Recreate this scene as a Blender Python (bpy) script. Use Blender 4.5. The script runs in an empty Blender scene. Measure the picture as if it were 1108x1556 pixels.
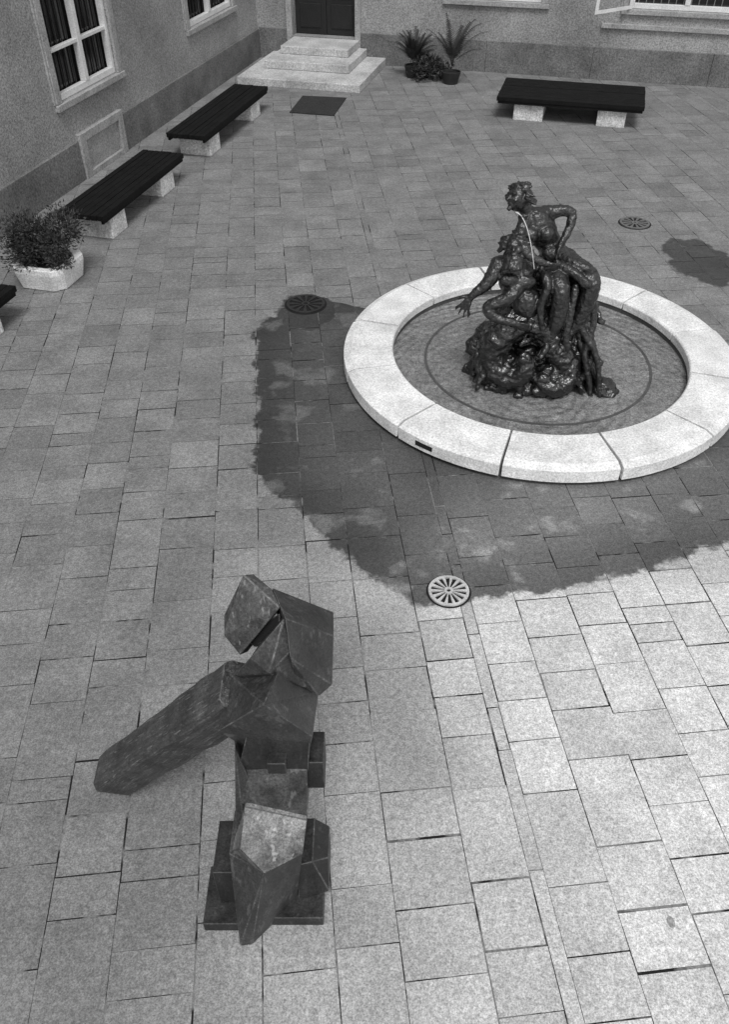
import bpy, bmesh, math, random
from mathutils import Vector, Matrix, noise
random.seed(7)
scene=bpy.context.scene
COL=bpy.context.collection
# ------------------------------------------------------------------ materials
class NT:
    def __init__(s,nt): s.nt=nt
    def n(s,t,**k):
        a=s.nt.nodes.new(t)
        for kk,v in k.items(): setattr(a,kk,v)
        return a
    def put(s,sock,v):
        if isinstance(v,bpy.types.NodeSocket): s.nt.links.new(v,sock)
        else: sock.default_value=v
    def m(s,op,a,b=0.0,c=None,clamp=False):
        nd=s.n("ShaderNodeMath",operation=op,use_clamp=clamp)
        s.put(nd.inputs[0],a); s.put(nd.inputs[1],b)
        if c is not None: s.put(nd.inputs[2],c)
        return nd.outputs[0]
    def mr(s,v,a,b,c,d,smooth=False):
        nd=s.n("ShaderNodeMapRange"); nd.interpolation_type='SMOOTHSTEP' if smooth else 'LINEAR'
        s.put(nd.inputs[0],v)
        for i,x in enumerate((a,b,c,d)): s.put(nd.inputs[i+1],x)
        return nd.outputs[0]
    def noise(s,vec,scale,detail=3,rough=.5):
        nd=s.n("ShaderNodeTexNoise"); s.put(nd.inputs["Vector"],vec)
        nd.inputs["Scale"].default_value=scale; nd.inputs["Detail"].default_value=detail; nd.inputs["Roughness"].default_value=rough
        return nd.outputs[0]
def newmat(name):
    m=bpy.data.materials.new(name); m.use_nodes=True
    nt=m.node_tree; N=NT(nt); b=nt.nodes["Principled BSDF"]
    return m,N,b
def grey(N,v):
    c=N.n("ShaderNodeCombineColor"); 
    for i in range(3): N.put(c.inputs[i],v)
    return c.outputs[0]
def pos(N): return N.n("ShaderNodeNewGeometry").outputs["Position"]
def mat(name,base,var=.25,scale=1.5,speck=.25,sscale=45,rough=.8,bump=.3,bscale=20,metal=0,stretch=None,spec=.5):
    m,N,b=newmat(name)
    P=pos(N); V=P
    if stretch:
        mp=N.n("ShaderNodeMapping"); N.put(mp.inputs[0],P); mp.inputs["Scale"].default_value=stretch; V=mp.outputs[0]
    n1=N.noise(V,scale,3,.6); n2=N.noise(P,sscale,2,.8)
    a=N.mr(n1,.25,.75,1-var,1+var); c=N.mr(n2,.33,.67,1-speck,1+speck)
    v=N.m('MULTIPLY',N.m('MULTIPLY',a,c),base)
    N.put(b.inputs["Base Color"],grey(N,v))
    b.inputs["Roughness"].default_value=rough; b.inputs["Metallic"].default_value=metal
    b.inputs["Specular IOR Level"].default_value=spec
    if bump:
        bp=N.n("ShaderNodeBump"); bp.inputs["Strength"].default_value=bump; bp.inputs["Distance"].default_value=.02
        N.put(bp.inputs["Height"],N.noise(V,bscale,2,.65)); N.put(b.inputs["Normal"],bp.outputs[0])
    return m
M={}
M['plaster']=mat('plaster',.27,.3,.6,.45,26,.9,.4,25)
M['plinth']=mat('plinth_stone',.145,.4,1.2,.45,24,.85,.5,14)
M['trim']=mat('plaster_trim',.32,.2,2,.35,26,.85,.3,20)
M['white']=mat('white_paint',.68,.12,3,.18,40,.5,.1,30)
M['rim']=mat('pale_limestone',.7,.26,2.6,.28,40,.75,.4,18)
M['step']=mat('step_stone',.44,.3,1.5,.4,26,.8,.35,18)
M['benchleg']=mat('bench_stone',.55,.3,3,.4,28,.85,.5,15)
M['slat']=mat('dark_stained_wood',.007,.4,4,.5,36,.7,.3,40,spec=.15)
M['iron']=mat('iron',.03,.3,5,.2,60,.55,.2,30,metal=.3)
M['grate']=mat('grate_metal',.5,.25,6,.3,60,.5,.2,30,metal=.1)
M['gratew']=mat('worn_grate_metal',.16,.25,6,.3,60,.5,.2,30,metal=.2)
M['hole']=mat('dark_void',.006,.2,5,.1,30,1,0)
M['door']=mat('door_wood',.012,.3,3,.3,40,.5,.3,30)
M['mat']=mat('door_mat',.022,.3,4,.5,26,.95,.6,80)
M['leaf']=mat('leaf',.04,.5,9,.3,60,.6,0)
M['soil']=mat('soil',.03,.4,9,.4,60,1,.8,30)
M['bronze']=mat('dark_bronze',.014,.8,4,.6,34,.36,.6,26,metal=0,spec=.75)
M['bronzer']=mat('wet_bronze_rock',.009,.8,4,.6,30,.27,.8,20,metal=0,spec=.9)
M['glass']=mat('window_glass',.01,.5,1.2,.1,40,.08,.03,2,spec=.6)
M['basin']=mat('basin_stone',.07,.3,3,.3,45,.6,.4,18)
def sculpt_mat(name,base,stretch,scrv=1.3):
    m,N,b=newmat(name)
    tc=N.n("ShaderNodeTexCoord").outputs["Object"]
    mp=N.n("ShaderNodeMapping"); N.put(mp.inputs[0],tc); mp.inputs["Scale"].default_value=stretch
    g=N.noise(mp.outputs[0],7,4,.7); big=N.noise(tc,2.6,2,.6); sp=N.noise(tc,60,2,.85)
    scr=N.noise(mp.outputs[0],19,2,.5)
    v=N.m('MULTIPLY',N.mr(g,.3,.7,.35,1.65),N.mr(big,.3,.7,.55,1.5))
    v=N.m('MULTIPLY',v,N.mr(sp,.33,.67,.5,1.5))
    v=N.m('ADD',v,N.mr(scr,.62,.7,0,scrv))
    N.put(b.inputs["Base Color"],grey(N,N.m('MULTIPLY',v,base)))
    N.put(b.inputs["Roughness"],N.mr(g,.3,.7,.4,.68))
    bp=N.n("ShaderNodeBump"); bp.inputs["Strength"].default_value=.55; bp.inputs["Distance"].default_value=.015
    N.put(bp.inputs["Height"],g); N.put(b.inputs["Normal"],bp.outputs[0])
    return m
M['sc']=sculpt_mat('weathered_steel',.034,(1,1,.3))
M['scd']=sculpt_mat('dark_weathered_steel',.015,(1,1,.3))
M['schead']=sculpt_mat('grained_steel',.045,(2.6,.4,1.4),2.2)
M['sclog']=sculpt_mat('weathered_log',.048,(5,5,.3),2.4)
M['sclight']=sculpt_mat('skylit_steel',.14,(1,1,1))  # lighter copy of the steel: sky light on the knee put into the colour
M['scmid']=sculpt_mat('half_lit_steel',.05,(1,1,.5))  # mid-tone copy: painted light fading up the shin
M['edge']=sculpt_mat('worn_edge',.06,(1,1,1))
def paving():
    m,N,b=newmat('paving_stone')
    P=pos(N); sx=N.n("ShaderNodeSeparateXYZ"); N.put(sx.inputs[0],P); x,y=sx.outputs[0],sx.outputs[1]
    at=N.n("ShaderNodeAttribute"); at.attribute_name="tone"; tone=at.outputs["Fac"]
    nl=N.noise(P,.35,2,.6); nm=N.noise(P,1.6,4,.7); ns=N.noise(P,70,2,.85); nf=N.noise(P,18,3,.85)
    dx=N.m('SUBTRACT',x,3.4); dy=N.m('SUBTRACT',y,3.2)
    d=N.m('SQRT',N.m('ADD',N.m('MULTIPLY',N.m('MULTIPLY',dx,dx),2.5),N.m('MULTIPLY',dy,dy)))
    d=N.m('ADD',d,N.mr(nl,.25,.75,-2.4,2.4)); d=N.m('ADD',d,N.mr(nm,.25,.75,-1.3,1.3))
    light_fall=N.mr(d,1.8,8.5,.56,.19,True)  # light fall across the court painted into the stone colour
    v=N.m('MULTIPLY',light_fall,N.mr(tone,0,1,.82,1.14))
    v=N.m('MULTIPLY',v,N.mr(nm,.25,.75,.7,1.27)); v=N.m('MULTIPLY',v,N.mr(ns,.33,.67,.6,1.4)); v=N.m('MULTIPLY',v,N.mr(nf,.3,.7,.72,1.28))
    wx=N.m('SUBTRACT',x,2.55); wy=N.m('SUBTRACT',y,10.6)
    r=N.m('SQRT',N.m('ADD',N.m('MULTIPLY',wx,wx),N.m('MULTIPLY',wy,wy)))
    t=N.m('DIVIDE',N.m('ADD',N.m('ARCTAN2',wy,wx),math.pi),2*math.pi)
    fc=N.n("ShaderNodeFloatCurve"); N.put(fc.inputs["Value"],t); cv=fc.mapping.curves[0]
    pts=[(0,4.15),(.053,4.22),(.102,4.68),(.13,4.66),(.16,4.93),(.1875,5.09),(.208,4.76),(.277,4.22),(.316,4.07),(.389,4.15),(.444,3.7),(.5,3.0),(.85,2.6),(.895,2.85),(.91,3.95),(.949,4.35),(1,4.15)]
    cv.points[0].location=(0,pts[0][1]/6); cv.points[1].location=(1,pts[-1][1]/6)
    for a,bb in pts[1:-1]: cv.points.new(a,bb/6)
    fc.mapping.update()
    R=N.m('MULTIPLY',fc.outputs[0],6.0)
    e=N.m('SUBTRACT',r,R); e=N.m('ADD',e,N.mr(nm,.25,.75,-.16,.16))
    wet=N.mr(e,-.035,.045,1,0,True)
    core=N.mr(e,-1.1,-.15,.78,1)
    patch=N.mr(N.noise(P,1.3,3,.6),.56,.64,1,.6)
    wet1=N.m('MULTIPLY',N.m('MULTIPLY',wet,core),patch)
    nb=N.mr(N.noise(P,2.0,3,.6),.25,.75,-.5,.5)
    def blob(cx,cy,ax,ay):
        bx=N.m('DIVIDE',N.m('SUBTRACT',x,cx),ax); by=N.m('DIVIDE',N.m('SUBTRACT',y,cy),ay)
        q=N.m('ADD',N.m('MULTIPLY',bx,bx),N.m('MULTIPLY',by,by)); q=N.m('ADD',q,nb)
        return N.mr(q,.85,1.1,1,0,True)
    w2=blob(6.1,14.2,.6,.95); w3=blob(-.95,12.3,.5,.6); w4=blob(2.34,2.63,.03,.045)
    wet1=N.m('MAXIMUM',wet1,N.m('MAXIMUM',N.m('MULTIPLY',w2,.9),N.m('MAXIMUM',w3,N.m('MULTIPLY',w4,.7))))
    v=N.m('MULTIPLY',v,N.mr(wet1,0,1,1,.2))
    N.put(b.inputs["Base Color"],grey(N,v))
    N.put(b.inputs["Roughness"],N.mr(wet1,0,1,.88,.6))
    bp=N.n("ShaderNodeBump"); bp.inputs["Strength"].default_value=.4; bp.inputs["Distance"].default_value=.01
    N.put(bp.inputs["Height"],nf); N.put(b.inputs["Normal"],bp.outputs[0])
    return m
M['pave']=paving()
def joint():
    m,N,b=newmat('paving_joint'); P=pos(N)
    n=N.noise(P,1.5,3,.75); v=N.mr(n,.48,.55,.006,.2)
    v=N.m('MULTIPLY',v,N.mr(N.noise(P,30,2,.7),.3,.7,.6,1.4))
    N.put(b.inputs["Base Color"],grey(N,v)); b.inputs["Roughness"].default_value=.95
    return m
M['joint']=joint()
def water():
    m,N,b=newmat('basin_water'); P=pos(N)
    n=N.noise(P,2.2,3,.7); n2=N.noise(P,11,3,.8); n3=N.noise(P,45,2,.8)
    v=N.m('MULTIPLY',N.mr(n,.3,.7,.75,1.25),N.mr(n2,.3,.7,.6,1.45)); v=N.m('MULTIPLY',v,N.mr(n3,.33,.67,.6,1.4)); v=N.m('MULTIPLY',v,.2)
    N.put(b.inputs["Base Color"],grey(N,v)); b.inputs["Roughness"].default_value=.17; b.inputs["IOR"].default_value=1.33
    wv=N.n("ShaderNodeTexWave",wave_type='RINGS',rings_direction='SPHERICAL'); mp=N.n("ShaderNodeMapping"); mp.inputs["Location"].default_value=(-2.4,-9.8,0)
    N.put(mp.inputs[0],P); N.put(wv.inputs["Vector"],mp.outputs[0]); wv.inputs["Scale"].default_value=2.2; wv.inputs["Distortion"].default_value=5; wv.inputs["Detail"].default_value=3
    h=N.m('ADD',N.m('MULTIPLY',wv.outputs["Fac"],.45),n2)
    bp=N.n("ShaderNodeBump"); bp.inputs["Strength"].default_value=.75; bp.inputs["Distance"].default_value=.04
    N.put(bp.inputs["Height"],h); N.put(b.inputs["Normal"],bp.outputs[0])
    return m
M['water']=water()
# ------------------------------------------------------------------ mesh helpers
def empty(name,loc=(0,0,0)):
    e=bpy.data.objects.new(name,None); e.empty_display_size=.2; COL.objects.link(e); return e
def obj(name,bm,mt,parent=None,bevel=0,smooth=False,seg=2):
    bmesh.ops.recalc_face_normals(bm,faces=bm.faces)
    me=bpy.data.meshes.new(name); bm.to_mesh(me); bm.free()
    if mt: me.materials.append(M[mt])
    if smooth:
        for p in me.polygons: p.use_smooth=True
    o=bpy.data.objects.new(name,me); COL.objects.link(o)
    if parent: o.parent=parent
    if bevel:
        b=o.modifiers.new("bevel",'BEVEL'); b.width=bevel; b.segments=seg; b.limit_method='ANGLE'; b.angle_limit=math.radians(25)
    return o
def addbox(bm,F,s0,s1,d0,d1,z0,z1):
    vs=[bm.verts.new(F(s,d,z)) for z in (z0,z1) for s,d in ((s0,d0),(s1,d0),(s1,d1),(s0,d1))]
    for f in ((0,1,2,3),(4,5,6,7),(0,1,5,4),(1,2,6,5),(2,3,7,6),(3,0,4,7)): bm.faces.new([vs[i] for i in f])
def box(name,F,s0,s1,d0,d1,z0,z1,mt,parent=None,bevel=.01):
    bm=bmesh.new(); addbox(bm,F,s0,s1,d0,d1,z0,z1); return obj(name,bm,mt,parent,bevel)
C=(-3.34,29.23); A=(.252,.968); B=(.968,-.252)
def PL(s,d,z): return (C[0]-s*A[0]+d*B[0], C[1]-s*A[1]+d*B[1], z)
def PF(s,d,z): return (C[0]+s*B[0]-d*A[0], C[1]+s*B[1]-d*A[1], z)
def ID(x,y,z): return (x,y,z)
# ------------------------------------------------------------------ ground + paving
bm=bmesh.new(); vs=[bm.verts.new(v) for v in ((-60,-40,0),(60,-40,0),(60,80,0),(-60,80,0))]; bm.faces.new(vs); obj("ground",bm,'joint')
a=math.radians(6); ca,sa=math.cos(a),math.sin(a)
bm=bmesh.new(); lay=bm.faces.layers.float.new("tone")
u=-11.0; offs=[0,.0,.0,.28,.12]
while u<17:
    w=random.choice([.48,.52,.56,.62,.5,.54,.12 if random.random()<.6 else .5]); 
    v=-3.0-random.choice(offs)-random.uniform(0,.05); rnd=random.Random(int((u+20)/1.6))
    while v<34:
        h=rnd.choice([.46,.52,.56,.5,.66,.44,.8]) if w>.2 else random.choice([.5,.9,1.1])
        if random.random()<.08: h*=.5
        g0=random.choice([.002,.003,.005,.0085]); g1=random.choice([.002,.004,.006,.010]); j=lambda:random.uniform(-.005,.005)
        q=[(u+g0,v+g1),(u+w-g0,v+g1),(u+w-g0,v+h-g1),(u+g0,v+h-g1)]
        f=bm.faces.new([bm.verts.new((p*ca-r*sa+j()*.6,p*sa+r*ca+j()*.6,.005)) for p,r in q]); f[lay]=random.betavariate(1.6,1.6)
        v+=h
    u+=w
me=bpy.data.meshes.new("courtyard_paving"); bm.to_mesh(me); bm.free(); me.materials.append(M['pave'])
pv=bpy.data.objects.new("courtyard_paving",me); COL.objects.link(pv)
# ------------------------------------------------------------------ buildings
def wall(name,F,s0,s1,h,ops,parent,depth=.3):
    bm=bmesh.new()
    S=sorted({s0,s1,*[o[0] for o in ops],*[o[1] for o in ops]}); Z=sorted({0,h,*[o[2] for o in ops],*[o[3] for o in ops]})
    ins=lambda s,z:any(o[0]<s<o[1] and o[2]<z<o[3] for o in ops)
    Q=lambda p:bm.faces.new([bm.verts.new(F(*q)) for q in p])
    for i in range(len(S)-1):
        for k in range(len(Z)-1):
            if not ins((S[i]+S[i+1])/2,(Z[k]+Z[k+1])/2):
                Q([(S[i],0,Z[k]),(S[i+1],0,Z[k]),(S[i+1],0,Z[k+1]),(S[i],0,Z[k+1])])
    for a0,a1,b0,b1 in ops:
        Q([(a0,0,b0),(a0,-depth,b0),(a0,-depth,b1),(a0,0,b1)]); Q([(a1,0,b0),(a1,-depth,b0),(a1,-depth,b1),(a1,0,b1)])
        Q([(a0,0,b0),(a0,-depth,b0),(a1,-depth,b0),(a1,0,b0)]); Q([(a0,0,b1),(a0,-depth,b1),(a1,-depth,b1),(a1,0,b1)])
    Q([(s0,0,h),(s1,0,h),(s1,-6,h),(s0,-6,h)]); Q([(s0,-6,0),(s1,-6,0),(s1,-6,h),(s0,-6,h)]); Q([(s1,0,0),(s1,-6,0),(s1,-6,h),(s1,0,h)]); Q([(s0,-.32,0),(s0,-6,0),(s0,-6,h),(s0,-.32,h)])
    me=bpy.data.meshes.new(name); bm.to_mesh(me); bm.free(); me.materials.append(M['plaster'])
    o=bpy.data.objects.new(name,me); COL.objects.link(o); o.parent=parent
def window(F,s0,s1,z0,z1,parent,lights=2,bars=True,leafopen=False,tr=(.38,)):
    T=.2
    bm=bmesh.new()
    addbox(bm,F,s0-T,s0,-.02,.05,z0-.002,z1+T); addbox(bm,F,s1,s1+T,-.02,.05,z0-.002,z1+T)
    addbox(bm,F,s0+.002,s1-.002,-.02,.048,z1+.002,z1+T)
    addbox(bm,F,s0-T-.03,s1+T+.03,-.02,.09,z0-.13,z0-.006)
    addbox(bm,F,s0-T-.06,s0-T-.003,-.02,.03,z0-.001,z1+T); addbox(bm,F,s1+T+.003,s1+T+.06,-.02,.03,z0-.001,z1+T)
    obj("window_surround",bm,'trim',parent,.01)
    bm=bmesh.new(); w=.1
    addbox(bm,F,s0+.005,s0+w,-.16,-.03,z0+.005,z1); addbox(bm,F,s1-w,s1-.005,-.16,-.03,z0+.005,z1)
    addbox(bm,F,s0+w+.001,s1-w-.001,-.16,-.032,z0+.006,z0+w+.03); addbox(bm,F,s0+w+.001,s1-w-.001,-.16,-.032,z1-w,z1-.002)
    for i in range(1,lights):
        c=s0+(s1-s0)*i/lights; addbox(bm,F,c-.07,c+.07,-.158,-.02,z0+w+.031,z1-w-.001)
    for t in tr:
        zc=z0+(z1-z0)*t
        for i in range(lights):
            e0=s0+(s1-s0)*i/lights+.071+(.03 if i==0 else 0); e1=s0+(s1-s0)*(i+1)/lights-.071-(.03 if i==lights-1 else 0)
            addbox(bm,F,e0,e1,-.156,-.045,zc-.035,zc+.035)
    obj("window_frame",bm,'white',parent,.008)
    bm=bmesh.new(); bm.faces.new([bm.verts.new(F(*q)) for q in ((s0,-.21,z0),(s1,-.21,z0),(s1,-.21,z1),(s0,-.21,z1))]); obj("window_glass",bm,'glass',parent)
    if bars:
        bm=bmesh.new(); n=int((s1-s0)/.19)
        for i in range(1,n):
            c=s0+(s1-s0)*i/n; addbox(bm,F,c-.012,c+.012,-.195,-.17,z0+.08,z1-.09)
        obj("window_bars",bm,'iron' if F is PL else 'gratew',parent)
    if leafopen:
        bm=bmesh.new(); Lf=1.4
        ang=math.radians(48); ux,ud=-math.cos(ang),math.sin(ang)
        def G(s,d,z): return F(s0+.05+s*ux-d*ud, .06+s*ud-d*ux*-1*-1, z)
        for q in ((0,Lf,0,.04,z0+.01,z0+.1),(0,Lf,0,.04,z1-.2,z1-.1),(0,.08,0,.04,z0+.102,z1-.202),(Lf-.08,Lf,0,.04,z0+.102,z1-.202),(.082,Lf-.082,.002,.038,z0+1,z0+1.05)):
            addbox(bm,G,*q)
        obj("open_casement",bm,'white',parent)
HB=10.5
lb=empty("courtyard_building")
lops=[(9.0,11.45,1.62,4.0),(1.95,4.95,1.72,4.0),(15.6,18.0,1.62,4.0)]
lops+= [(o[0],o[1],5.8,8.2) for o in lops]
wall("facade_left",PL,0,27,HB,lops,lb)
for o in lops: window(PL,*o,lb)
fops=[(1.16,3.16,.66,3.5),(6.05,8.65,1.85,4.0),(11.1,14.1,1.82,4.0)]
fops+= [(1.0,3.4,5.8,8.2),(6.05,8.65,5.8,8.2),(11.1,14.1,5.8,8.2)]
wall("facade_rear",PF,0,20,HB,fops,lb,.42)
for i,o in enumerate(fops[1:]): window(PF,*o,lb,leafopen=(i==1))
bm=bmesh.new(); addbox(bm,PL,.06,9.25,-.02,.06,0,.8); addbox(bm,PL,11.2,27,-.02,.06,0,.8)
obj("plinth_left",bm,'plinth',lb,.012)
bm=bmesh.new(); addbox(bm,PF,.06,.98,-.02,.06,0,.84); addbox(bm,PF,3.34,7.2,-.02,.06,0,.84); addbox(bm,PF,7.206,10.3,-.02,.062,0,.84); addbox(bm,PF,10.306,13.6,-.02,.06,0,.84); addbox(bm,PF,13.606,20,-.02,.06,0,.84)
obj("plinth_rear",bm,'plinth',lb,.012)
bm=bmesh.new(); addbox(bm,PL,9.255,9.47,-.02,.1,0,.92); addbox(bm,PL,10.95,11.195,-.02,.1,0,.92); addbox(bm,PL,9.475,10.945,-.02,.098,.74,.918); addbox(bm,PL,9.475,10.945,-.02,.098,0,.12)
obj("basement_surround",bm,'trim',lb,.012)
bm=bmesh.new(); addbox(bm,PL,9.47,10.95,-.02,.03,.12,.74); obj("basement_panel",bm,'trim',lb,.01)
bm=bmesh.new(); addbox(bm,PF,10.4,20,-.02,.09,1.33,1.45); obj("string_course",bm,'trim',lb,.01)
bm=bmesh.new(); addbox(bm,PF,.98,1.155,-.02,.09,0,3.7); addbox(bm,PF,3.165,3.34,-.02,.09,0,3.7); addbox(bm,PF,1.157,3.163,-.02,.088,3.505,3.7); obj("door_surround",bm,'trim',lb,.015)
bm=bmesh.new(); addbox(bm,PF,1.165,2.155,-.36,-.3,.665,3.49); addbox(bm,PF,2.165,3.155,-.36,-.3,.665,3.49)
for c in (1.66,2.66):
    for z0,z1 in ((.85,1.5),(1.65,2.5),(2.65,3.3)): addbox(bm,PF,c-.34,c+.34,-.31,-.27,z0,z1)
obj("door_leaves",bm,'door',lb,.012)
st=empty("entrance_steps")
box("step_bottom",PF,.5,4.15,.07,3.25,0,.22,'step',st,.02)
box("step_middle",PF,.98,3.55,.07,2.2,.222,.44,'step',st,.02)
box("step_top",PF,1.2,3.3,.07,1.35,.442,.655,'step',st,.02)
bm=bmesh.new()
mv=[(-1.98,23.22),(-1.72,24.75),(-.5,24.56),(-.8,22.94)]
lo=[bm.verts.new((x,y,.009)) for x,y in mv]; hi=[bm.verts.new((x,y,.03)) for x,y in mv]
bm.faces.new(hi)
for i in range(4): bm.faces.new([lo[i],lo[(i+1)%4],hi[(i+1)%4],hi[i]])
obj("door_mat",bm,'mat')
# ------------------------------------------------------------------ benches
def bench(F,s0,s1,d0,d1,legs,ld):
    e=empty("stone_leg_bench"); bm=bmesh.new(); n=max(6,int((d1-d0)/.12)); H=.56
    for i in range(n):
        a0=d0+(d1-d0)*i/n; a1=d0+(d1-d0)*(i+1)/n-.012
        addbox(bm,F,s0+random.uniform(-.006,.006),s1+random.uniform(-.006,.006),a0,a1,H-.1,H+random.uniform(-.005,.005))
    obj("slats",bm,'slat',e,.006)
    bm=bmesh.new(); addbox(bm,F,s0+.03,s1-.03,d0+.02,d0+.07,H-.16,H-.107); addbox(bm,F,s0+.03,s1-.03,d1-.08,d1-.03,H-.16,H-.107)
    for a,b in legs: addbox(bm,F,a-.05,b+.05,d0+.072,d1-.082,H-.158,H-.108)
    obj("frame",bm,'slat',e)
    for a,b in legs: box("leg",F,a,b,d0+ld[0],d1-ld[1],0,H-.162,'benchleg',e,.02)
    return e
bench(PL,10.65,14.25,1.25,2.2,[(11.15,11.75),(13.35,13.95)],(.12,.06))
bench(PL,5.25,9.5,1.25,2.2,[(5.8,6.4),(8.55,9.15)],(.12,.06))
bench(PL,17.1,20.7,1.25,2.2,[(17.6,18.15),(19.7,20.2)],(.12,.06))
bench(PF,8.15,11.8,2.8,4.7,[(8.6,9.35),(10.7,11.4)],(.2,.12))
# ------------------------------------------------------------------ drains
def drain(x,y,r,n=12,mt='grate'):
    e=empty("drain_grate"); bm=bmesh.new(); z=.03
    def ring(r0,r1,z0,z1,N=48):
        P=[[bm.verts.new((x+rr*math.cos(2*math.pi*i/N),y+rr*math.sin(2*math.pi*i/N),zz)) for i in range(N)] for rr,zz in ((r1,z0),(r1,z1),(r0,z1),(r0,z0))]
        for a,b in ((0,1),(1,2),(2,3)):
            for i in range(N): bm.faces.new([P[a][i],P[a][(i+1)%N],P[b][(i+1)%N],P[b][i]])
    ring(r*.86,r,.002,z); ring(r*.1,r*.22,.002,z)
    for i in range(n):
        t=2*math.pi*i/n; w=.5*2*math.pi/n
        def V(rr,tt,zz): return bm.verts.new((x+rr*math.cos(tt),y+rr*math.sin(tt),zz))
        i0=[V(r*.2,t-w*.35,z-.001),V(r*.2,t+w*.35,z-.001),V(r*.88,t+w*.42,z-.001),V(r*.88,t-w*.42,z-.001)]
        lo=[V(r*.2,t-w*.35,.01),V(r*.2,t+w*.35,.01),V(r*.88,t+w*.42,.01),V(r*.88,t-w*.42,.01)]
        bm.faces.new(i0)
        for k in range(4): bm.faces.new([i0[k],i0[(k+1)%4],lo[(k+1)%4],lo[k]])
    obj("grate",bm,mt,e)
    bm=bmesh.new(); bmesh.ops.create_circle(bm,cap_ends=True,segments=48,radius=r*1.1,matrix=Matrix.Translation((x,y,.0095))); obj("shaft",bm,'hole',e)
drain(.905,6.05,.22,14); drain(5.34,15.94,.29,mt='gratew'); drain(-.98,12.56,.32,mt='iron')
# ------------------------------------------------------------------ fountain
FX,FY=2.56,10.66; RI,RO=2.14,2.86
fo=empty("fountain")
def sector(prof,t0,t1,n):
    bm=bmesh.new(); rows=[]
    for i in range(n+1):
        t=t0+(t1-t0)*i/n
        rows.append([bm.verts.new((FX+r*math.cos(t),FY+r*math.sin(t),z)) for r,z in prof])
    k=len(prof)
    for i in range(n):
        for j in range(k): bm.faces.new([rows[i][j],rows[i][(j+1)%k],rows[i+1][(j+1)%k],rows[i+1][j]])
    bm.faces.new(rows[0]); bm.faces.new(rows[-1])
    return bm
for k in range(12):
    g=.005+random.random()*.002; t0=math.radians(252+30*k)+g; t1=math.radians(282+30*k)-g; dz=random.uniform(-.006,.006); q=random.uniform(-.008,.008)
    prof=[(RI,.16),(RI+.0,.275+dz),(RI+.02,.295+dz),(RO-.11,.295+dz),(RO+q,.25+dz),(RO+q,.07)]
    obj("rim_stone",sector(prof,t0,t1,12),'rim',fo,.008)
obj("rim_base",sector([(RI+.015,-.01),(RI+.015,.17),(RO-.07,.17),(RO-.07,-.01)],0,2*math.pi,96),'basin',fo)
bm=bmesh.new(); bmesh.ops.create_circle(bm,cap_ends=True,segments=96,radius=RI+.03,matrix=Matrix.Translation((FX,FY,.085))); obj("water",bm,'water',fo)
obj("inner_kerb",sector([(1.63,.0),(1.63,.091),(1.67,.091),(1.67,.0)],0,2*math.pi,96),'basin',fo)
tt=math.radians(231)
def FR(s,d,z): return (FX+(RO+d)*math.cos(tt)-s*math.sin(tt),FY+(RO+d)*math.sin(tt)+s*math.cos(tt),z)
box("overflow_slot",FR,-.13,.13,-.05,.01,.13,.195,'hole',fo,0)
# ------------------------------------------------------------------ bronze statue group
ICO={}
for sub in (1,2,3):
    b_=bmesh.new(); bmesh.ops.create_icosphere(b_,subdivisions=sub,radius=1); b_.verts.ensure_lookup_table()
    ICO[sub]=([v.co.copy() for v in b_.verts],[[v.index for v in f.verts] for f in b_.faces]); b_.free()
SV=[];SF=[]
def ball(c,r,sc=(1,1,1),rot=None,sub=2):
    V,Fc=ICO[sub]; o=len(SV); c=Vector(c)
    if rot:
        for v in V: SV.append(c+rot@Vector((v.x*r*sc[0],v.y*r*sc[1],v.z*r*sc[2])))
    else:
        a_,b_,d_=r*sc[0],r*sc[1],r*sc[2]
        for v in V: SV.append((c.x+v.x*a_,c.y+v.y*b_,c.z+v.z*d_))
    SF.extend([[i+o for i in f] for f in Fc])
def chain(pts,k=.3):
    for (p,r),(q,s) in zip(pts[:-1],pts[1:]):
        p=Vector(p);q=Vector(q); L=(q-p).length; n=max(1,int(L/(min(r,s)*k+.004)))
        for i in range(n+1):
            t=i/n; ball(p.lerp(q,t),r+(s-r)*t,sub=1 if min(r,s)<.03 else 2)
def spl(pts,n=6):
    out=[]; P=[pts[0]]+pts+[pts[-1]]
    for i in range(1,len(P)-2):
        for j in range(n):
            t=j/n
            a,b,c,d=[Vector((*P[i+m][0],P[i+m][1])) for m in (-1,0,1,2)]
            w=.5*((2*b)+(c-a)*t+(2*a-5*b+4*c-d)*t*t+(3*b-a-3*c+d)*t**3)
            out.append(((w[0],w[1],w[2]),max(w[3],.01)))
    out.append(pts[-1]); return out
def hand(w,dirv,side,up,L=.19,curl=.3,spread=.5):
    w=Vector(w);d=Vector(dirv).normalized();s=Vector(side).normalized();u=Vector(up).normalized()
    for k in (-1.0,-.35,.35,1.0): chain([(w+s*k*.012,.034),(w+d*L*.48+s*k*.04,.023)],.4)
    for k,fl in zip((-1.0,-.33,.33,1.0),(.8,.95,1.0,.86)):
        b=w+d*L*.48+s*k*.046; e1=b+(d+s*k*.25*spread).normalized()*L*.3*fl-u*curl*.02; e2=e1+(d+s*k*.3*spread-u*curl).normalized()*L*.27*fl
        e3=e2+(d*.8-u*curl*1.6).normalized()*L*.16
        chain([(b,.021),(e1,.019),(e2,.017),(e3,.014)],.5)
    b=w+d*L*.12-s*.03; e1=b+(d*.5-s).normalized()*L*.28; e2=e1+(d-s*.5-u*.3).normalized()*L*.24
    chain([(b,.024),(e1,.02),(e2,.016)],.5)
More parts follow.
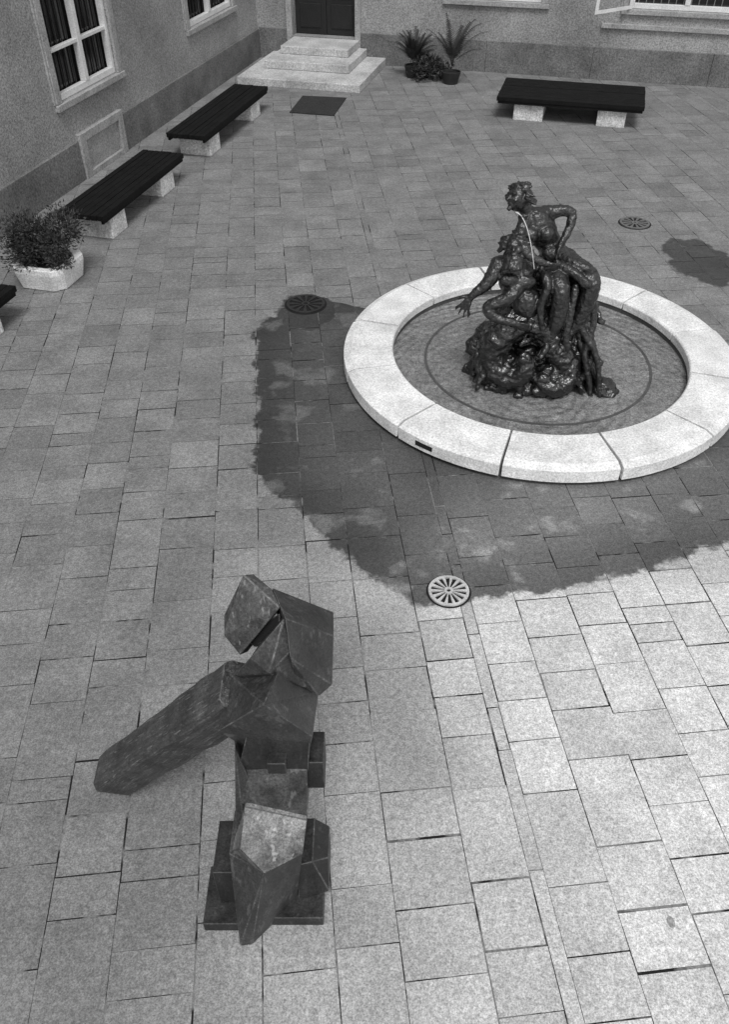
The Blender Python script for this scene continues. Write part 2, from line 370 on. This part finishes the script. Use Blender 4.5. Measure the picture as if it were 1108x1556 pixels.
def head(c,r,fwd,up,beard=False,bun=None):
    c=Vector(c);f=Vector(fwd).normalized();u=Vector(up).normalized();s=f.cross(u).normalized();u=s.cross(f).normalized()
    R=Matrix((s,f,u)).transposed()
    ball(c,r,(.8,.98,1.08),R,3)
    ball(c+f*r*.35-u*r*.5,r*.6,(.85,.9,.9),R)
    ball(c+f*r*.82-u*r*.95,r*.22,(1,1,.9),R)
    chain([(c+f*r*.93+u*r*.15,r*.1),(c+f*r*1.2-u*r*.22,r*.15)],.4)
    for k in (-1,1):
        ball(c+f*r*.86+s*k*r*.33+u*r*.3,r*.2,(1.5,.7,.5),R)
        ball(c+f*r*.72+s*k*r*.42-u*r*.2,r*.24,(1,.8,.9),R)
        ball(c+s*k*r*.8-u*r*.05-f*r*.05,r*.22,(.5,.8,1.2),R)
    ball(c+f*r*.92-u*r*.52,r*.13,(1.8,.8,.6),R)
    rnd=random.Random(3 if beard else 5)
    for i in range(60):
        th=rnd.uniform(0,2*math.pi); ph=rnd.uniform(.05,1.0)
        dv=(s*math.cos(th)*math.sin(ph*1.75)+f*math.sin(th)*math.sin(ph*1.75)*.95+u*math.cos(ph*1.75)*1.1)
        if dv.dot(f)>.5 and dv.dot(u)<.78: continue
        p=c+dv*r*1.02; q=p+(dv*.45-u*.3-f*.35+s*rnd.uniform(-.6,.6)).normalized()*r*.65
        chain([(p,r*.2),(q,r*.11)],.5)
    if bun: ball(c-f*r*1.05+u*r*.45,r*.5); ball(c-f*r*.6+u*r*1.0,r*.4); ball(c-f*r*1.4-u*r*.1,r*.35); chain(spl([(c-f*r*.8-u*r*.4,r*.4),(c-f*r*1.1-u*r*1.2,r*.3),(c-f*r*.9-u*r*1.9,r*.2)],4),.4)
    if beard:
        for i in range(18):
            a0=(i/17-.5)*2.4; p=c+f*r*.7*math.cos(a0)+s*r*.65*math.sin(a0)-u*r*.75
            chain([(p,r*.27),(p-u*r*.95+f*r*.25+s*rnd.uniform(-.25,.25)*r,r*.12)],.4)
# -- upper nymph
chain(spl([((2.55,10.42,1.72),.22),((2.48,10.42,1.90),.175),((2.38,10.40,2.05),.17),((2.27,10.38,2.2),.205),((2.2,10.37,2.31),.18)],5),.18)
ball((2.62,10.45,1.70),.25,(1.1,1,.9)); ball((2.46,10.34,1.68),.23)
chain([((2.06,10.34,2.36),.1),((2.36,10.44,2.38),.105)],.2)
ball((2.12,10.19,2.2),.105); ball((2.32,10.21,2.2),.105); ball((2.42,10.26,1.93),.13)
chain([((2.15,10.37,2.38),.09),((2.0,10.34,2.5),.075)],.2)
head((1.92,10.31,2.62),.145,(-.8,-.5,.3),(-.25,.1,1),bun=True)
chain(spl([((2.36,10.44,2.37),.1),((2.5,10.44,2.41),.08),((2.65,10.42,2.39),.068),((2.64,10.34,2.24),.06),((2.53,10.2,2.08),.045)],5),.2)
hand((2.53,10.2,2.08),(-.5,-.25,-.75),(.3,-.9,.1),(-.6,-.2,.6),.19,.6)
chain(spl([((2.08,10.32,2.35),.095),((1.98,10.14,2.25),.078),((1.99,9.98,2.12),.065),((2.14,9.9,2.02),.058),((2.28,9.88,1.96),.042)],5),.2)
hand((2.28,9.88,1.96),(.9,-.1,-.35),(.3,-.3,.9),(.1,-.9,0),.18,.5)
chain(spl([((2.66,10.42,1.68),.2),((2.84,10.2,1.68),.18),((2.96,10.0,1.62),.13),((2.93,9.98,1.35),.118),((2.86,9.98,1.1),.1),((2.76,9.93,.9),.06),((2.7,9.84,.82),.05),((2.62,9.72,.76),.035)],5),.18)
chain(spl([((2.46,10.3,1.66),.19),((2.5,10.06,1.66),.17),((2.54,9.86,1.58),.128),((2.56,9.84,1.3),.113),((2.53,9.84,1.06),.092),((2.48,9.82,.88),.058),((2.43,9.72,.8),.047),((2.36,9.62,.76),.033)],5),.18)
# -- triton
chain(spl([((2.16,10.2,1.1),.23),((2.12,10.14,1.3),.215),((2.06,10.12,1.48),.225),((1.98,10.12,1.66),.235),((1.94,10.14,1.78),.2)],5),.18)
ball((1.88,9.93,1.7),.12,(1.2,.7,.8)); ball((2.08,9.93,1.68),.12,(1.2,.7,.8)); ball((2.14,9.95,1.36),.19,(1,.8,1.2))
chain([((1.74,10.12,1.83),.12),((2.16,10.14,1.83),.12)],.2)
chain([((1.93,10.1,1.9),.11),((1.92,10.07,2.0),.1)],.2)
head((1.91,10.02,2.1),.15,(-.25,-.8,.35),(0,.3,1),beard=True)
chain(spl([((1.74,10.1,1.82),.12),((1.66,10.02,1.72),.1),((1.6,9.98,1.64),.084),((1.5,9.95,1.56),.07),((1.4,9.93,1.49),.048)],5),.2)
hand((1.4,9.93,1.49),(-.45,-.1,-.88),(.8,-.2,-.4),(-.3,-.7,.4),.27,.4,1.6)
chain(spl([((2.14,10.1,1.8),.11),((1.9,9.86,1.52),.095),((1.62,9.84,1.38),.078),((1.72,9.78,1.26),.07),((1.97,9.74,1.2),.05)],5),.2)
hand((1.97,9.74,1.2),(.85,-.2,-.3),(.2,-.3,.9),(.1,-.9,.1),.19,.5)
for k in range(12):
    f=k/11
    chain(spl([((2.68+.08*f,10.45-.38*f,1.74),.055),((2.94+.08*f,10.4-.38*f,1.47-.08*f),.05),((2.96+.1*math.sin(k*2.1)+.05*f,10.35-.4*f,1.05),.05),((3.0+.1*f+.07*math.sin(k*3),10.25-.42*f,.65),.045),((3.02+.12*(k%3),10.2-.47*f,.25),.04),((3.05+.12*(k%3),10.1-.42*f,.08),.035)],5),.35)
chain(spl([((2.6,10.2,1.88),.07),((2.78,10.05,1.84),.07),((2.95,10.05,1.76),.07),((3.05,10.25,1.6),.06)],5),.3)
chain(spl([((2.5,10.1,1.84),.06),((2.68,9.98,1.8),.06),((2.88,9.9,1.66),.06)],5),.3)
chain(spl([((2.3,10.05,1.8),.06),((2.36,9.85,1.66),.06),((2.3,9.8,1.4),.05),((2.36,9.78,1.1),.045)],5),.3)
chain(spl([((2.75,9.95,1.6),.05),((2.72,9.85,1.3),.05),((2.7,9.8,1.0),.05),((2.74,9.78,.8),.04)],5),.3)
stt=empty("bronze_statue")
def cast(name,mt,vox,strength,scale,it):
    me=bpy.data.meshes.new(name); me.from_pydata([tuple(v) for v in SV],[],SF); me.materials.append(M[mt])
    o=bpy.data.objects.new(name,me); COL.objects.link(o); o.parent=stt
    md=o.modifiers.new("remesh",'REMESH'); md.mode='VOXEL'; md.voxel_size=vox; md.use_smooth_shade=True
    sm=o.modifiers.new("smooth",'SMOOTH'); sm.iterations=it; sm.factor=.5
    tx=bpy.data.textures.new(name,'CLOUDS'); tx.noise_scale=scale; tx.noise_depth=2
    dp=o.modifiers.new("relief",'DISPLACE'); dp.texture=tx; dp.strength=strength; dp.mid_level=.5; dp.texture_coords='LOCAL'
    SV.clear(); SF.clear()
cast("figures",'bronze',.013,.03,.06,1)
rr=random.Random(21)
chain(spl([((2.06,10.0,1.1),.22),((1.88,9.92,.95),.22),((1.78,9.95,.68),.2),((1.86,9.88,.42),.2),((2.06,9.8,.34),.18),((2.22,9.74,.5),.14),((2.16,9.74,.66),.1)],6),.2)
chain(spl([((2.3,10.0,1.1),.22),((2.46,9.92,.95),.17),((2.6,9.88,.72),.17),((2.8,9.86,.5),.17),((2.8,9.78,.3),.16),((2.62,9.68,.24),.15),((2.44,9.68,.36),.11)],6),.2)
for k in range(7):
    chain([((1.70,9.88,.5),.06),((1.57-.02*k,9.76+.08*k,.16+.08*k),.025)],.4)
    chain([((2.9,9.8,.4),.07),((3.05-.02*k,9.66+.1*k,.18+.05*k),.025)],.4)
for k in range(130):
    t=rr.uniform(3.3,6.1); z=rr.uniform(.08,1.2); Rr=.9-.34*z
    p=Vector((2.4+Rr*.95*math.cos(t),10.38+Rr*.85*math.sin(t),z)); q=p+Vector((rr.uniform(-.16,.16),rr.uniform(-.07,.05),rr.uniform(-.18,.12)))
    chain([(p,rr.uniform(.035,.085)),(q,.025)],.4)
ball((2.5,10.5,.35),.68,(1.1,.95,.75),None,3); ball((2.42,10.45,.85),.52,(1,.9,1),None,3); ball((2.5,10.5,1.25),.42,(1,.9,1),None,3)
for i in range(90):
    t=rr.uniform(0,6.28); z=rr.uniform(.06,1.3); R=.84-.36*z+rr.uniform(-.08,.08)
    ball((2.46+R*1.05*math.cos(t),10.45+R*.9*math.sin(t),z),rr.uniform(.07,.17),(rr.uniform(.8,1.3),rr.uniform(.8,1.3),rr.uniform(.6,1.1)))
ball((2.86,10.35,1.15),.24,(.9,1,1.8)); ball((2.92,10.25,.7),.28,(.9,1,1.6)); ball((2.96,10.2,.35),.26,(1,1,1.2))
ball((3.1,10.42,1.06),.15,(1,1.1,1)); chain([((3.16,10.36,1.04),.1),((3.25,10.22,.98),.055)],.3); chain([((3.02,10.45,1.0),.15),((2.91,10.5,.6),.15)],.3)
cast("rocky_base",'bronzer',.017,.09,.1,1)
bm=bmesh.new(); bmesh.ops.create_icosphere(bm,subdivisions=4,radius=.2)
for v in bm.verts:
    v.co*=1+.4*noise.noise(v.co*6)+.12*noise.noise(v.co*20); v.co.z*=.65; v.co+=Vector((3.4,9.85,.11))
obj("water_rock",bm,'bronzer',None,0,True)
bm=bmesh.new()
def tube(pts,r0,r1,n=8):
    R=[]
    for i,p in enumerate(pts):
        p=Vector(p); d=(Vector(pts[min(i+1,len(pts)-1)])-Vector(pts[max(i-1,0)])).normalized(); a=d.orthogonal().normalized(); b=d.cross(a); r=r0+(r1-r0)*i/(len(pts)-1)
        R.append([bm.verts.new(p+(a*math.cos(6.283*k/n)+b*math.sin(6.283*k/n))*r) for k in range(n)])
    for i in range(len(R)-1):
        for k in range(n): bm.faces.new([R[i][k],R[i][(k+1)%n],R[i+1][(k+1)%n],R[i+1][k]])
tube([(1.86+.28*t,9.98-.2*t,2.57+.02*t-.66*t*t) for t in [i/14 for i in range(15)]],.0065,.004)
M['jet']=mat('jet_water',.7,.1,3,.1,60,.2,0)
obj("water_jet",bm,'jet',fo,0,True)
# ------------------------------------------------------------------ abstract sculpture
sc=empty("abstract_sculpture")
def worn(o,e='edge'):
    o.data.materials.append(M[e]); o.modifiers["bevel"].material=1; o.modifiers["bevel"].segments=1; return o
def hull(name,pts,mt='sc',bev=.006,ang=14):
    bm=bmesh.new(); vs=[bm.verts.new(p) for p in pts]
    r=bmesh.ops.convex_hull(bm,input=vs)
    dead=[g for g in r['geom_interior'] if isinstance(g,bmesh.types.BMVert)]
    bmesh.ops.delete(bm,geom=dead,context='VERTS')
    bmesh.ops.dissolve_limit(bm,angle_limit=math.radians(ang),verts=bm.verts,edges=bm.edges)
    return worn(obj(name,bm,mt,sc,bev))
hull("boot",[(-.93,2.45,0.01),(-.84,2.46,0.01),(-.53,2.78,0.01),(-.5,3.0,0.01),(-.95,3.0,0.01),(-.94,2.7,.95),(-.67,2.52,1.05),(-.43,2.67,1.02),(-.44,3.0,1.0),(-.93,3.0,1.0)])
hull("knee",[(-.80,2.8,1.41),(-.39,2.8,1.23),(-.42,2.65,1.045),(-.67,2.5,1.075),(-.83,2.6,1.22),(-.92,2.72,.95),(-.42,2.95,1.0),(-.86,3.0,1.0),(-.4,3.05,1.3),(-.8,3.05,1.4)],'sclight')
hull("shin",[(-.82,2.82,1.40),(-.39,2.82,1.22),(-.8,2.94,1.68),(-.38,2.94,1.62),(-.84,3.2,1.35),(-.38,3.2,1.3),(-.8,3.2,1.7),(-.4,3.2,1.65)],'scmid')
hull("thigh",[(-.86,2.95,1.5),(-.8,2.9,1.8),(-.74,2.93,2.04),(-.34,2.95,2.03),(-.36,2.92,1.8),(-.38,2.97,1.5),(-.88,3.25,1.3),(-.74,3.25,2.1),(-.34,3.25,2.1),(-.38,3.25,1.3)],'scd')
hull("left_side",[(-.95,2.7,.4),(-.9,2.88,1.6),(-.82,2.9,1.95),(-.95,3.1,.4),(-.9,3.2,1.6),(-.8,3.2,1.95),(-.84,2.72,.4),(-.77,2.9,1.6)])
def sbox(n,*a): worn(box(n,ID,*a,'scd',sc,.006),'sc')
sbox("foot_left_slab",-1.21,-.9,2.56,3.0,.008,.13)
sbox("foot_left_block",-1.1,-.9,2.72,3.12,.132,.62)
hull("foot_right_block",[(-.5,2.74,.14),(-.27,2.8,.14),(-.27,3.15,.14),(-.5,3.15,.14),(-.5,2.78,.6),(-.38,2.81,.6),(-.27,2.9,.48),(-.27,3.15,.48),(-.38,3.15,.6),(-.5,3.15,.6)],'scd',ang=20)
sbox("foot_right_slab",-.74,-.31,2.6,3.1,.008,.137)
sbox("side_block",-.42,-.27,2.96,3.2,1.36,1.68)
sbox("cross_bolt",-.62,-.5,2.84,2.95,1.74,1.86)
hull("body",[(-.57,2.75,2.62),(-.457,3.2,2.56),(-.907,2.9,2.13),(-.877,3.25,2.27),(-.323,2.9,2.07),(-.30,3.25,2.05),(-.77,3.0,1.78),(-.362,3.0,1.76),(-.75,3.3,1.8),(-.35,3.3,1.8)],'sc',ang=16)
hull("neck",[(-.467,3.14,2.9),(-.672,3.05,2.66),(-.439,3.06,2.7),(-.56,2.98,2.6),(-.8,3.1,2.42),(-.75,3.4,2.2),(-.33,3.4,2.2),(-.36,3.1,2.3),(-.5,3.4,2.7)],ang=18)
hull("head_slab",[(-.706,3.35,3.05),(-.553,3.33,2.955),(-.49,3.2,2.93),(-.74,3.1,2.62),(-.83,3.15,2.745),(-.836,3.25,2.806),(-.7,3.6,2.8),(-.5,3.55,2.6),(-.8,3.5,2.5),(-.74,3.3,2.4)],'schead')
hull("head_block",[(-.45,3.1,2.95),(-.19,3.3,2.56),(-.207,3.22,2.17),(-.293,3.18,2.1),(-.43,3.0,2.72),(-.55,3.36,2.93),(-.2,3.55,2.5),(-.22,3.5,2.1),(-.55,3.5,2.3),(-.42,3.1,2.35)],'sc',ang=16)
hull("head_notch_shade",[(-.72,3.2,2.66),(-.5,3.22,2.86),(-.46,3.25,2.6),(-.7,3.45,2.3),(-.45,3.45,2.4),(-.66,3.16,2.62),(-.5,3.17,2.78)],'hole')  # black filler, colours in the shade of the notch beside the slab
def beam(name,p,q,w,h,mt,roll=0):
    p=Vector(p);q=Vector(q); d=(q-p); L=d.length; rot=d.to_track_quat('Z','Y').to_matrix().to_4x4()@Matrix.Rotation(roll,4,'Z')
    bm=bmesh.new(); n=14
    prof=[(-w,-h*.75),(-w*.75,-h),(w*.8,-h),(w,-h*.7),(w,h*.75),(w*.75,h),(-w*.7,h),(-w,h*.8)]
    rows=[]
    for i in range(n+1):
        z=L*i/n; k=1+.025*math.sin(i*1.3)
        rows.append([bm.verts.new((x*k+.007*random.uniform(-1,1),y*k+.007*random.uniform(-1,1),z)) for x,y in prof])
    for i in range(n):
        for j in range(8): bm.faces.new([rows[i][j],rows[i][(j+1)%8],rows[i+1][(j+1)%8],rows[i+1][j]])
    bm.faces.new(rows[0]); bm.faces.new(rows[-1])
    o=worn(obj(name,bm,mt,sc,.006)); o.matrix_world=Matrix.Translation(p)@rot; return o
beam("leaning_beam",(-2.12,3.77,.18),(-.74,3.15,2.24),.16,.175,'sclog',math.radians(28))
# ------------------------------------------------------------------ planter + plants
def planter():
    e=empty("stone_planter"); F=PL
    s0,s1,d0,d1=15.28,16.25,1.4,2.4; c=.16
    oc=lambda i:[(s0+c+i,d0+i),(s1-c-i,d0+i),(s1-i,d0+c+i),(s1-i,d1-c-i),(s1-c-i,d1-i),(s0+c+i,d1-i),(s0+i,d1-c-i),(s0+i,d0+c+i)]
    bm=bmesh.new(); R=[[bm.verts.new(F(a,b,z)) for a,b in oc(i)] for i,z in ((.05,.01),(.0,.3),(0,.4),(.12,.4),(.12,.3))]
    for k in range(4):
        for j in range(8): bm.faces.new([R[k][j],R[k][(j+1)%8],R[k+1][(j+1)%8],R[k+1][j]])
    bm.faces.new(R[0]); obj("trough",bm,'rim',e,.015)
    bm=bmesh.new(); bm.faces.new([bm.verts.new(F(a,b,.34)) for a,b in oc(.1)]); obj("soil",bm,'soil',e)
planter()
def shrub(name,c,rx,rz,n,seed,leaf=(.03,.07),twigs=26):
    rnd=random.Random(seed); bm=bmesh.new(); lobes=[(Vector((rnd.uniform(-.7,.7)*rx,rnd.uniform(-.6,.6)*rx,rnd.uniform(.1,1.1)*rz)),rnd.uniform(.25,.55)*rx) for _ in range(20)]
    c=Vector(c)
    for i in range(n):
        l,r=rnd.choice(lobes); d=Vector((rnd.gauss(0,1),rnd.gauss(0,1),rnd.gauss(0,1))).normalized(); p=c+l+d*r*rnd.uniform(.5,1.2)
        if p.z<c.z-.05: p.z=c.z+rnd.random()*.1
        s=rnd.uniform(*leaf); a=(d+Vector((rnd.uniform(-1,1),rnd.uniform(-1,1),rnd.uniform(-.2,1)))).normalized(); b=a.orthogonal().normalized(); b.rotate(Matrix.Rotation(rnd.uniform(0,6.28),3,a)); 
        bm.faces.new([bm.verts.new(q) for q in (p,p+a*s*.5+b*s*.25,p+a*s*1.3,p+a*s*.5-b*s*.25)])
    for i in range(twigs):
        l,r=rnd.choice(lobes); q=c+l+Vector((rnd.uniform(-1,1),rnd.uniform(-1,1),rnd.uniform(0,1)))*r*1.2; p=c+Vector((rnd.uniform(-.1,.1),rnd.uniform(-.1,.1),-.05)); w=Vector((.008,.0,0)); w2=Vector((0,.008,0))
        bm.faces.new([bm.verts.new(x) for x in (p-w,p+w,q)]); bm.faces.new([bm.verts.new(x) for x in (p-w2,p+w2,q)])
    me=bpy.data.meshes.new(name); bm.to_mesh(me); bm.free(); me.materials.append(M['leaf']); o=bpy.data.objects.new(name,me); COL.objects.link(o)
shrub("planter_shrub",PL(15.8,1.9,.42),.6,.52,7500,4)
def palm(name,x,y,h,n,seed,tr=.1):
    rnd=random.Random(seed); e=empty(name); bm=bmesh.new()
    for i in range(n):
        a=rnd.uniform(0,6.283); L=h*rnd.uniform(.5,1.0); out=rnd.uniform(.2,.8); pts=[]
        for k in range(9):
            t=k/8; rr_=out*h*(t**1.3)*.8; z=.25+tr+L*(t-.5*out*t**2.6); pts.append(Vector((x+rr_*math.cos(a),y+rr_*math.sin(a),z)))
        sd=Vector((-math.sin(a),math.cos(a),0))
        for k in range(8):
            w0=.014; bm.faces.new([bm.verts.new(q) for q in (pts[k]-sd*w0,pts[k]+sd*w0,pts[k+1]+sd*w0*.8,pts[k+1]-sd*w0*.8)])
            if k<2: continue
            for m in range(3):
                p=pts[k].lerp(pts[k+1],m/3); ln=.2*(1-k/10)*h
                for sg in (-1,1):
                    tip=p+sd*sg*ln*.8+(pts[k+1]-pts[k]).normalized()*ln*.7-Vector((0,0,ln*.25)); dd=(pts[k+1]-pts[k]).normalized()*.018
                    bm.faces.new([bm.verts.new(q) for q in (p-dd,p+dd,tip)])
    me=bpy.data.meshes.new("fronds"); bm.to_mesh(me); bm.free(); me.materials.append(M['leaf']); o=bpy.data.objects.new("fronds",me); COL.objects.link(o); o.parent=e
    bm=bmesh.new(); N=20; R=[[bm.verts.new((x+r*math.cos(6.283*i/N),y+r*math.sin(6.283*i/N),z)) for i in range(N)] for r,z in ((.2,.01),(.28,.32),(.25,.32),(.24,.28))]
    for k in range(3):
        for j in range(N): bm.faces.new([R[k][j],R[k][(j+1)%N],R[k+1][(j+1)%N],R[k+1][j]])
    bm.faces.new(R[3]); obj("pot",bm,'iron',e)
palm("potted_palm",1.45,26.8,1.15,44,2); palm("potted_palm",2.5,26.1,1.6,16,12,.2)
shrub("potted_shrub",(1.95,26.6,.05),.55,.38,2000,8,(.05,.12))
# ------------------------------------------------------------------ light
w=bpy.data.worlds.new("World"); scene.world=w; w.use_nodes=True; nt=w.node_tree; bg=nt.nodes["Background"]
SAZ,SEL=176,60
sk=nt.nodes.new("ShaderNodeTexSky"); sk.sky_type='NISHITA'; sk.sun_disc=False; sk.sun_elevation=math.radians(SEL); sk.sun_rotation=math.radians(SAZ)
hs=nt.nodes.new("ShaderNodeHueSaturation"); hs.inputs["Saturation"].default_value=0
nt.links.new(sk.outputs[0],hs.inputs["Color"]); nt.links.new(hs.outputs[0],bg.inputs[0]); bg.inputs[1].default_value=.15
sl=bpy.data.lights.new("sun",'SUN'); sl.energy=2.1; sl.angle=math.radians(20); so=bpy.data.objects.new("sun",sl); COL.objects.link(so)
el=math.radians(SEL); azm=math.radians(SAZ); sd=Vector((math.sin(azm)*math.cos(el),math.cos(azm)*math.cos(el),math.sin(el)))
so.rotation_euler=(-sd).to_track_quat('-Z','Y').to_euler(); so.location=(5,-5,20)
scene.view_settings.view_transform='Standard'; scene.view_settings.look='None'; scene.view_settings.exposure=0
# ------------------------------------------------------------------ camera
cd=bpy.data.cameras.new("camera"); cam=bpy.data.objects.new("camera",cd); COL.objects.link(cam); scene.camera=cam
cd.sensor_fit='VERTICAL'; cd.sensor_height=36; cd.lens=1250/1556*36; cd.clip_end=500; cd.clip_start=.05
cam.location=(0,0,6.5); cam.rotation_euler=(math.radians(90-41.5),0,0)
